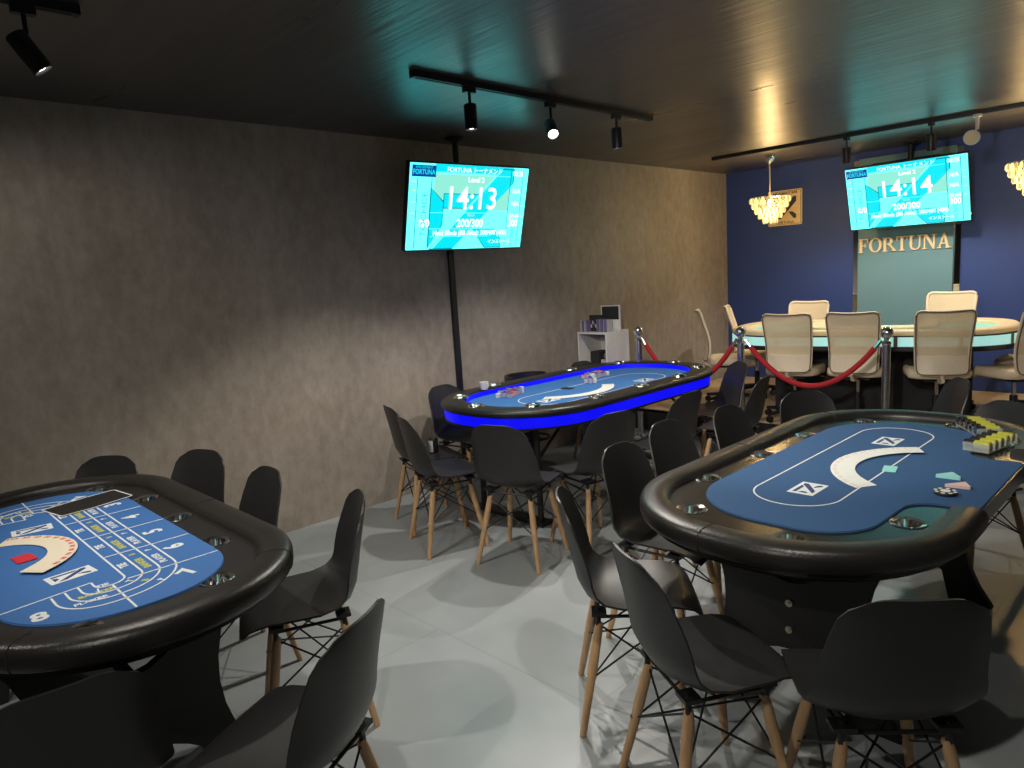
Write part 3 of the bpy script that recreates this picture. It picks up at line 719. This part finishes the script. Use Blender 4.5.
# mesh office chairs
def make_office():
    t = thing('office_chair', 'x', 'chair', group='cream mesh office chairs')
    def backpt(u, v):   # u -1..1 across, v 0..1 up
        hw = .170+.022*v**1.5
        y = -.245-.07*v**2.2 + .022*math.sin(PI*min(1, v*1.3))
        return Vector((u*hw, y+.035*u*u, .44+.47*v + .012*u*u*(v**4)))
    border = [backpt(-1+2*k/12, 0) for k in range(13)]+[backpt(1, k/14) for k in range(1, 14)]+[backpt(1-2*k/12, 1) for k in range(13)]+[backpt(-1, 1-k/14) for k in range(1, 14)]
    # soften the corners
    for _ in range(2): border = [(border[i-1]+border[i]*2+border[(i+1) % len(border)])/4 for i in range(len(border))]
    MB().tube(border, .012, 8, True).build('back_frame', M_OFFICE, t)
    MB().tube([p+Vector((0, -.011, 0)) for p in border], .0055, 6, True).build('edge_piping', M_PIPE, t)
    def sheet(v0, v1, nv, off, th):
        b = MB(); vs = []; fs = []; nu = 10
        for s in (0, 1):
            for i in range(nv+1):
                for k in range(nu+1):
                    p = backpt((-1+2*k/nu)*.97, v0+(v1-v0)*i/nv); vs.append(p+Vector((0, off+s*th, 0)))
        n = nu+1; tot = (nv+1)*n
        for i in range(nv):
            for k in range(nu):
                q = (i*n+k, i*n+k+1, (i+1)*n+k+1, (i+1)*n+k); fs.append(q); fs.append(tuple(x+tot for x in q[::-1]))
        edge = [k for k in range(n)]+[i*n+nu for i in range(1, nv+1)]+[nv*n+k for k in range(nu-1, -1, -1)]+[i*n for i in range(nv-1, 0, -1)]
        for a, c in zip(edge, edge[1:]+edge[:1]): fs.append((a, a+tot, c+tot, c))
        return b.add(vs, fs)
    sheet(.28, .985, 12, -.001, .003).build('mesh_panel', M_MESH, t)
    sheet(.015, .30, 5, -.012, .022).build('lumbar_panel', M_OFFICE, t)
    s = MB(); 
    for z, k in ((.405, .93), (.412, 1.0), (.452, 1.0), (.468, .94)): pass
    prof = [(.85, .395), (.97, .402), (1.0, .425), (.985, .455), (.90, .470), (0, .474)]
    base = rrect(.215, .215, .10, 8); vs = []; fs = []; n = len(base)
    for sc, z in prof[:-1]: vs += [(x*sc, y*sc+.02, z - (.02 if y > .15 else 0)*sc) for x, y in base]
    for i in range(len(prof)-2):
        for k in range(n): fs.append((i*n+k, i*n+(k+1) % n, (i+1)*n+(k+1) % n, (i+1)*n+k))
    fs += [tuple(range(n))[::-1], tuple(range((len(prof)-2)*n, (len(prof)-1)*n))]
    s.add(vs, fs).build('seat', M_CUSHION, t, angle=70)
    b = MB(); b.tube([(0, -.05, .385), (0, -.17, .376), (0, -.235, .392), (0, -.252, .44)], .018, 8); b.build('back_bracket', M_OFFICE, t)
    MB().box((0, 0, .383), (.20, .24, .03)).build('tilt_mechanism', M_BLACK, t, smooth=False)
    MB().rod((.09, .02, .378), (.24, .03, .37), .006).build('lever', M_BLACK, t)
    MB().rod((0, 0, .22), (0, 0, .375), .014, n=12).build('piston', M_CHROME, t)
    MB().rod((0, 0, .08), (0, 0, .25), .026, n=14).build('lift_sleeve', M_BLACK, t)
    for k in range(5):
        a = R(90+72*k); dx, dy = math.cos(a), math.sin(a)
        lg = MB().rod((dx*.02, dy*.02, .095), (dx*.27, dy*.27, .068), .022, .014, 8).build('base_arm', M_BLACK, t)
        cs = MB().rod((dx*.26-dy*.016, dy*.26+dx*.016, .027), (dx*.26+dy*.016, dy*.26-dx*.016, .027), .027, n=12); cs.rod((dx*.26, dy*.26, .03), (dx*.26, dy*.26, .07), .009)
        cs.build('caster', M_BLACK, lg)
    return t
off0 = make_office(); ou = [False]
def office(bx, by, hd, label, dz=0):
    """bx, by = position of the top of the backrest"""
    o = off0 if not ou[0] else copy_tree(off0); ou[0] = True
    c, s = math.cos(R(hd)), math.sin(R(hd))
    o.location = (bx+c*.31, by+s*.31, ST); o.rotation_euler = (0, 0, R(hd-90)); o['label'] = label
    o['group'] = 'cream mesh office chairs'
    if dz:
        for ch in o.children:
            n = ch.name.split('.')[0]
            if n not in ('lift_sleeve', 'base_arm', 'caster'): ch.location.z = dz
    return o
office(.62, 6.08, 32, 'cream mesh office chair in profile between concrete wall and the lit card table end')
office(1.74, 5.56, 100, 'cream mesh office chair backing the rope, beside the stanchion with two ropes')
office(2.21, 5.68, 100, 'cream mesh office chair backing the rope, beside the single rope stanchion')
office(2.82, 5.82, 114, 'cream mesh office chair just past the last stanchion, back to the ropes')
office(3.40, 6.12, 142, 'cream mesh office chair at the end of the cream rim, by the last stanchion')
office(3.46, 6.95, 200, 'cream mesh office chair at the very tip of the cream rim')
office(1.24, 7.22, -84, 'low cream mesh office chair behind the lit table near the emblem plaque')
office(2.50, 7.26, -88, 'tall cream mesh office chair behind the lit table before the teal panel edge', .06)
office(.60, 6.66, 24, 'cream mesh office chair at the lit table end, next to the navy wall corner')

# ------------------------------------------------------------------ far wall: mirror, teal panel, letters, plaque
o = MB().box((1.93, D-.008, 1.37), (.975, .014, 2.30)).build('wall_mirror', M_MIRROR, smooth=False); tag(o, 'tall mirror whose edges show either side of the teal panel', 'mirror')
t = thing('wall_panel', 'tall grey teal panel mounted behind the far screen', 'panel', (1.93, D-.03, ST))
MB().box((0, 0, 1.155), (.862, .024, 2.31)).build('board', M_TEAL, t, smooth=False)
MB().box((0, -.0125, 2.05), (.60, .004, .40)).build('screen_shadow', M_BLACKMATTE, t, smooth=False)  # thin black sheet standing in for the screen's shadow on the panel
def letter(ch):
    """serif capital in a unit-high box; returns list of ccw polys/holes and width"""
    def bar(x0, y0, x1, y1): return ([(x0, y0), (x1, y0), (x1, y1), (x0, y1)], ())
    def stem(x, w=.16): return [bar(x, 0, x+w, 1), bar(x-.07, 0, x+w+.07, .07), bar(x-.07, .93, x+w+.07, 1)]
    def ell(cx, cy, a, b, t0=0, t1=360, n=24): return [(cx+a*math.cos(R(t0+(t1-t0)*k/n)), cy+b*math.sin(R(t0+(t1-t0)*k/n))) for k in range(n+(0 if t1-t0 >= 360 else 1))]
    if ch == 'F': return stem(.1)+[bar(.2, .92, .66, 1), ([(.60, .74), (.66, .74), (.66, 1), (.60, .95)], ()), bar(.2, .47, .48, .55), bar(.44, .38, .50, .64)], .70
    if ch == 'O': return [(ell(.44, .5, .42, .52), (ell(.44, .5, .25, .44),))], .88
    if ch == 'R':
        P = ell(.34, .74, .34, .26, -90, 90, 14); Q = ell(.34, .74, .17, .19, -90, 90, 12)
        return stem(.1)+[(P+Q[::-1], ()), bar(.2, .93, .36, 1), bar(.2, .48, .36, .55), ([(.38, .50), (.72, .07), (.72, 0), (.86, 0), (.86, .07), (.54, .52)], ()), ([(.56, .0), (.88, 0), (.88, .07), (.62, .07)], ())], .88
    if ch == 'T': return [bar(.30, 0, .46, 1), bar(.22, 0, .54, .07), bar(.03, .92, .73, 1), bar(.03, .74, .09, .95), bar(.67, .74, .73, .95)], .76
    if ch == 'U':
        P = ell(.43, .36, .33, .38, 180, 360, 16); Q = ell(.43+.02, .36, .22, .30, 180, 360, 16)
        return [(P+Q[::-1], ()), bar(.10, .35, .26, 1), bar(.67, .35, .76, 1), bar(.02, .93, .34, 1), bar(.58, .93, .84, 1)], .86
    if ch == 'N': return [bar(.10, 0, .19, 1), bar(.02, 0, .28, .07), bar(.02, .93, .26, 1), ([(.10, 1), (.66, -.02), (.75, -.02), (.75, .1), (.28, 1)], ()), bar(.66, 0, .75, 1), bar(.58, .93, .84, 1)], .86
    if ch == 'A': return [([(.10, 0), (.18, 0), (.42, .80), (.38, 1)], ()), ([(.38, 1), (.58, 0), (.76, 0), (.48, 1.02)], ()), bar(.22, .28, .60, .36), bar(.02, 0, .28, .07), bar(.52, 0, .86, .07)], .88
t = thing('sign_letters', 'pale gold serif letters spelling FORTUNA on the teal panel', 'sign', (1.93, D-.043, 1.592))
word = [(c,)+letter(c) for c in 'FORTUNA']; hgt = .140; tot = sum(w[2] for w in word); kx = .845/(tot*hgt); x = -.845/2
for ch, polys, w in word:
    b = MB()
    for k, (poly, holes) in enumerate(polys):
        b.prism([(px*hgt*kx, py*hgt) for px, py in poly], 0, .018+.0004*k, [[(px*hgt*kx, py*hgt) for px, py in h] for h in holes], M=Matrix.Translation((x, 0, 0)) @ Matrix.Rotation(PI/2, 4, 'X'))
    b.build('letter', M_GOLD, t, smooth=False); x += w*hgt*kx
t = thing('wall_plaque', 'square wooden plaque with a dark angular emblem beside the chandelier', 'plaque', (.713, D-.011, 2.138))
MX = Matrix.Rotation(PI/2, 4, 'X')
MB().prism(rrect(.19, .19, .012, 4), 0, .02, M=Matrix.Translation((0, .01, 0)) @ MX).build('board', M_SIGNWOOD, t, smooth=False)
line_loop_p = MB().sweep(rrect(.178, .178, .008, 3), [(-.002, .0101), (.002, .0101), (.002, .0112), (-.002, .0112)]); line_loop_p.v = [tuple(MX @ Vector(v)) for v in line_loop_p.v]; line_loop_p.build('border_line', M_SIGNINK, t, smooth=False)
emblem(MX, (.29, .27), .0102).build('emblem_mark', M_SIGNINK, t, smooth=False)
text_mb('AMUSEMENT BAR', .036, Matrix.Translation((0, -.0105, .156)) @ MX, .0005, .0006).build('plaque_text', M_SIGNINK, t, smooth=False)
text_mb('FORTUNA', .034, Matrix.Translation((0, -.0105, -.160)) @ MX, .0005, .0006, sx=1.3).build('plaque_text', M_SIGNINK, t, smooth=False)

# ------------------------------------------------------------------ the two screens
def tv(name_label, c, yawd, tilt, w, clock, pole_xy):
    h = w*.575
    t = thing('television', name_label, 'television', c)
    t.rotation_euler = (0, 0, 0)
    r = Vector((math.cos(yawd), math.sin(yawd), 0)); n = Vector((math.sin(yawd), -math.cos(yawd), 0))
    up = Vector((0, 0, 1))*math.cos(tilt)+n*math.sin(tilt); nn = r.cross(up)
    t.matrix_world = Matrix.Translation(c) @ Matrix((r, up, nn)).transposed().to_4x4()
    body = MB().prism(rrect(w/2+.008, h/2+.010, .006, 3), -.045, -.004); body.prism(rrect(w*.33, h*.33, .02, 4), -.075, -.044)
    body.build('housing', M_BLACK, t, angle=30)
    MB().prism(rrect(w/2, h/2, .003, 2), -.004, 0).build('screen', E_LIGHT, t, smooth=False)
    layer = [0]
    def P(pts, m, nm='screen_graphic'):
        layer[0] += 1; z = .0003*layer[0]+.0002
        q = [((a-.5)*w, (.5-b)*h) for a, b in pts]
        if sum(q[i][0]*q[(i+1) % len(q)][1]-q[(i+1) % len(q)][0]*q[i][1] for i in range(len(q))) < 0: q = q[::-1]
        MB().prism(q, z-.0002, z, M=None).build(nm, m, t, smooth=False)
    def rect(x0, y0, x1, y1, m): P([(x0, y0), (x1, y0), (x1, y1), (x0, y1)], m)
    # backdrop panel and emblem (dark outline under cyan fill)
    rect(.195, .0, .86, .085, E_MID)
    rect(.19, .10, .84, .53, E_GREEN)
    def shape(pts):
        cx = sum(a for a, b in pts)/len(pts); cy = sum(b for a, b in pts)/len(pts)
        P([(cx+(a-cx)*1.02+.004*(1 if a > cx else -1), cy+(b-cy)*1.02+.007*(1 if b > cy else -1)) for a, b in pts], E_DARK); P(pts, E_MID)
    shape([(.17, .28), (.275, .44), (.275, .70), (.17, .98)])
    shape([(.28, .34), (.57, .34), (.47, .50), (.28, .50)])
    shape([(.76, .03), (.86, .03), (.86, .20), (.38, .985), (.19, .985)])
    shape([(.54, .76), (.72, .76), (.80, .88), (.80, .985), (.66, .985)])
    P([(.745, .03), (.76, .03), (.215, .985), (.195, .985)], E_LIGHT)
    rect(.215, .105, .835, .112, E_LIGHT); rect(.0, .555, .83, .562, E_LIGHT); rect(.0, .745, .83, .752, E_LIGHT); rect(.18, .84, .70, .846, E_LIGHT)
    rect(.19, .025, .74, .032, E_MID); rect(.19, .085, .74, .090, E_MID)
    for x in (.055, .165, .835, .945): rect(x, .16 if x < .5 else .02, x+.006, .98, E_DARK)
    for k, yv in enumerate((.20, .30, .43, .56)):
        rect(.012, yv, .05, yv+.012, E_YELL); rect(.952, yv+.03, .985, yv+.042, E_YELL)
    rect(.01, .02, .195, .15, E_NAVY)
    z = .0003*(layer[0]+2)
    def txt(s, x, y, size, m, bold=0, sx=1, align='CENTER', rot=0):
        layer[0] += 1
        text_mb(s, size*h, Matrix.Translation(((x-.5)*w, (.5-y)*h, .0003*layer[0]+.0004)) @ Matrix.Rotation(rot, 4, 'Z'), .0002, bold*h, align, sx).build('screen_text', m, t, smooth=False)
    txt('FORTUNA', .102, .098, .075, E_MID, .002, .85); txt('AMUSEMENT', .102, .045, .04, E_MID, 0, 1)
    txt('FORTUNA トーナメント', .52, .06, .075, E_DARK, .001)
    txt('FORTUNA トーナメント', .518, .058, .075, E_WHITE, .001)
    txt('Level 2', .53, .165, .085, E_WHITE, .002)
    txt(clock, .505, .395, .375, E_WHITE, .004, .95)
    txt('Blinds', .51, .585, .045, E_YELL)
    txt('200/300', .505, .685, .135, E_WHITE, .004, .9)
    txt('0/0', .125, .685, .13, E_WHITE, .004, .85); txt('300', .895, .685, .13, E_WHITE, .004, .8)
    txt('Next Blinds (BB Ante): 300/400 (400)', .52, .80, .085, E_WHITE, .002, .86)
    txt('インストール', .78, .915, .06, E_WHITE, .001)
    for k, s in enumerate(('00:28', 'N/A', 'N/A', '01:44')): txt(s, .895, .07+.155*k+.06*(k > 0), .085, E_WHITE, .002, .85)
    txt('TOCHCE', .118, .58, .10, E_DARK, -.001, 1.3, rot=PI/2)
    txt('SOUND', .895, .86, .07, E_DARK, 0, 1, rot=PI/2)
    # badge stickers on the bezel
    MB().box((w/2+.004, -h*.40, 0), (.014, .022, .004)).build('sticker', M_PRINT, t, smooth=False)
    # ceiling mount
    mt = thing('screen_mount', 'black ceiling pole and bracket holding the ' + ('clock screen on the concrete wall' if clock.endswith('13') else 'clock screen on the navy wall'), 'mount', (pole_xy[0], pole_xy[1], 0))
    cb = t.matrix_world @ Vector((0, .0, -.079)); lp = Vector((pole_xy[0], pole_xy[1], 0))
    MB().rod((0, 0, cb.z), (0, 0, H-.01), .022, n=12).build('pole', M_BLACK, mt)
    MB().lathe([(0, H-.03), (.03, H-.03), (.075, H-.012), (.075, H), (0, H)], n=20).build('ceiling_plate', M_BLACK, mt)
    MB().rod((0, 0, cb.z), tuple(cb-lp), .026, n=10).build('bracket_arm', M_BLACK, mt)
    for s in (-1, 1):
        a = t.matrix_world @ Vector((s*.10, .16, -.079)); MB().rod(tuple(a-lp), (s*.012*r.x, s*.012*r.y, H-.18), .005, n=6).build('cable', M_BLACK, mt)
    bar = MB(); a = t.matrix_world @ Vector((-.14, .02, -.082)); b_ = t.matrix_world @ Vector((.14, .02, -.082)); bar.rod(tuple(a-lp), tuple(b_-lp), .016, n=8); bar.build('bracket_bar', M_BLACK, mt)
    return t
tv('wall screen showing 14:13 above the cable duct on the concrete wall', Vector((.338, 3.497, 2.087)), R(84), R(16), 1.03, '14:13', (.21, 3.51))
tv('wall screen showing 14:14 above the gold letters on the navy wall', Vector((2.038, 7.44, 2.110)), R(-.5), R(17.4), 1.035, '14:14', (2.03, 7.585))

# ------------------------------------------------------------------ track lights
def track(p0, p1, label):
    p0, p1 = Vector(p0), Vector(p1); c = (p0+p1)/2; L = (p1-p0).length; d = p1-p0
    t = thing('light_track', label, 'light track', (c.x, c.y, 0), math.atan2(d.y, d.x))
    MB().box((0, 0, H-.016), (L, .036, .030)).build('rail', M_BLACK, t, smooth=False)
    MB().box((0, 0, H-.0315), (L-.03, .014, .002)).build('slot', M_BLACKMATTE, t, smooth=False)
    for s in (-1, 1): MB().box((s*(L/2+.004), 0, H-.016), (.010, .040, .034)).build('end_cap', M_BLACK, t, smooth=False)
def spot(x, y, label, aim, power=1.0, cone=95, zc=2.42, group='black track spotlights'):
    t = thing('track_spotlight', label, 'spotlight', (x, y, 0), group=group)
    MB().box((0, 0, H-.045), (.03, .07, .028)).build('adapter', M_BLACK, t, smooth=False)
    MB().rod((0, 0, H-.055), (0, 0, zc+.06), .008, n=8).build('stem', M_BLACK, t)
    d = (Vector(aim)-Vector((x, y, zc))).normalized(); q = d.to_track_quat('-Z', 'Y').to_matrix().to_4x4(); M = Matrix.Translation((0, 0, zc)) @ q
    hd = MB().lathe([(.0, .065), (.030, .065), (.034, .058), (.034, -.062), (.031, -.065), (.028, -.060), (.028, -.052), (0, -.052)], n=20, M=M).build('head', M_BLACK, t)
    MB().lathe([(0, -.0525), (.0275, -.0525), (.0275, -.054), (0, -.056)], n=18, M=M).build('lens', M_BULB, hd)
    ld = bpy.data.lights.new('spot', 'SPOT'); ld.energy = SPOT_W*power; ld.color = SPOT_COL; ld.spot_size = R(cone); ld.spot_blend = .45; ld.shadow_soft_size = .025
    lo = bpy.data.objects.new('spot_beam', ld); C.objects.link(lo); lo.parent = t; lo.matrix_local = Matrix.Translation(Vector((0, 0, zc))+d*.075) @ q
    return t
track((1.40, 2.25), (1.40, 4.25), 'short black ceiling light track before the concrete wall screen')
spot(1.40, 2.61, 'black cylinder spotlight on the short track, at the end towards the baccarat table', (1.43, 2.60, 0), 1.0, 120)
spot(1.40, 3.24, 'black spotlight in the middle of the short track, glaring into the room', (3.2, 1.9, .5), 1.0)
spot(1.40, 3.87, 'black cylinder spotlight on the short track, at the end towards the navy wall', (1.42, 3.9, 0), 1.0, 125)
track((1.40, -1.3), (1.40, .80), 'black ceiling light track over the baccarat table')
spot(1.40, .64, 'black spotlight glaring over the baccarat table', (1.7, 2.1, 0), .85, 105)
spot(1.40, -.55, 'added unseen fill spotlight over the dealer side of the baccarat table', (.5, .7, .5), .6, 115)  # out of view, added to brighten the concrete wall
track((.62, 6.45), (5.2, 6.52), 'long black ceiling light track along the navy wall')
spot(1.87, 6.46, 'black cylinder spotlight before the far screen, towards the emblem plaque', (1.80, 6.9, 0), .75, 125)
spot(2.51, 6.47, 'black cylinder spotlight before the far screen, next to the white round lamp', (2.50, 6.9, 0), .75, 125)
track((3.55, -1.6), (3.55, 1.6), 'added unseen ceiling light track over the aisle by the navy felt table')  # track added out of frame to carry the extra spots
spot(3.55, 1.35, 'added unseen spotlight over the end of the navy felt table', (3.1, 2.6, .3), .8)  # unseen lamp added to light the navy felt table
spot(3.55, .55, 'added unseen fill spotlight on the aisle track turned towards the lit card table', (2.2, 6.0, .9), 2.6, 58)  # extra lamp out of frame, added to brighten the stage chairs
spot(3.55, -.6, 'added unseen fill spotlight over the aisle behind the baccarat table', (2.4, 1.4, 0), .9)  # unseen lamp added as fill from behind the camera

t = thing('round_track_lamp', 'white round flood lamp hanging from the long track', 'lamp', (2.82, 6.47, 0))
MB().rod((0, 0, H-.05), (0, 0, H-.03), .03, n=14).build('adapter', M_WHITE, t); MB().rod((0, 0, 2.46), (0, 0, H-.04), .012, n=8).build('stem', M_WHITE, t)
Mq = Matrix.Translation((-.025, -.02, 2.41)) @ Vector((.12, -.93, -.28)).normalized().to_track_quat('-Z', 'Y').to_matrix().to_4x4()
MB().lathe([(0, .06), (.018, .06), (.026, .045), (.048, -.01), (.056, -.036), (.052, -.0395), (0, -.038)], n=24, M=Mq).build('reflector', M_WHITE, t)
MB().lathe([(0, -.039), (.040, -.039), (.040, -.042), (0, -.043)], n=20, M=Mq).build('face_glass', M_CREAM, t)

# ------------------------------------------------------------------ chandeliers
def chandelier(x, y, zt, label):
    t = thing('chandelier', label, 'chandelier', (x, y, 0), group='crystal chandeliers')
    MB().lathe([(0, H), (.055, H), (.058, H-.012), (.050, H-.05), (.028, H-.078), (0, H-.08)], n=24).build('canopy', M_CHROME, t)
    MB().rod((0, 0, zt-.01), (0, 0, H-.07), .005, n=8).build('cord', M_CREAM, t)
    fr = MB()
    tiers = [(.185, zt, 30), (.165, zt-.05, 27), (.138, zt-.10, 23), (.105, zt-.15, 17), (.065, zt-.195, 10)]
    for r, z, n in tiers: fr.tube([(r*math.cos(2*PI*k/28), r*math.sin(2*PI*k/28), z) for k in range(28)], .003, 5, True)
    for k in range(4):
        a = k*PI/2; fr.rod((0, 0, zt), (.185*math.cos(a), .185*math.sin(a), zt), .003, n=5); fr.rod((.185*math.cos(a), .185*math.sin(a), zt), (.065*math.cos(a), .065*math.sin(a), zt-.195), .0025, n=5)
    fr.build('wire_frame', M_CHROME, t)
    for ti, (r, z, n) in enumerate(tiers):
        for mm in (0, 1):
            cr = MB()
            for k in range(n):
                if (k+ti) % 2 != mm: continue
                a = 2*PI*(k+.5*ti)/n; px, py = r*math.cos(a), r*math.sin(a); hh = .058 if ti < 4 else .062
                cr.lathe([(0, z-.002), (.011, z-.012), (.0125, z-hh*.7), (0, z-hh)], (px, py, 0), 6)
            o = cr.build('crystal_tier', M_CRYSTAL if mm else M_CRYSTAL2, t, smooth=False); o['kind'] = 'stuff'
    MB().lathe([(0, zt-.02), (.012, zt-.025), (.022, zt-.06), (.016, zt-.085), (0, zt-.09)], n=14).build('bulb', M_FILAMENT, t)
    ld = bpy.data.lights.new('glow', 'POINT'); ld.energy = CHAND_W; ld.color = (1, .66, .28); ld.shadow_soft_size = .06
    lo = bpy.data.objects.new('bulb_light', ld); C.objects.link(lo); lo.parent = t; lo.location = (0, 0, zt-.11)
chandelier(.985, 6.88, 2.19, 'warm crystal chandelier in front of the square emblem plaque')
chandelier(3.12, 6.90, 2.21, 'warm crystal chandelier on the other side of the far screen from the plaque')
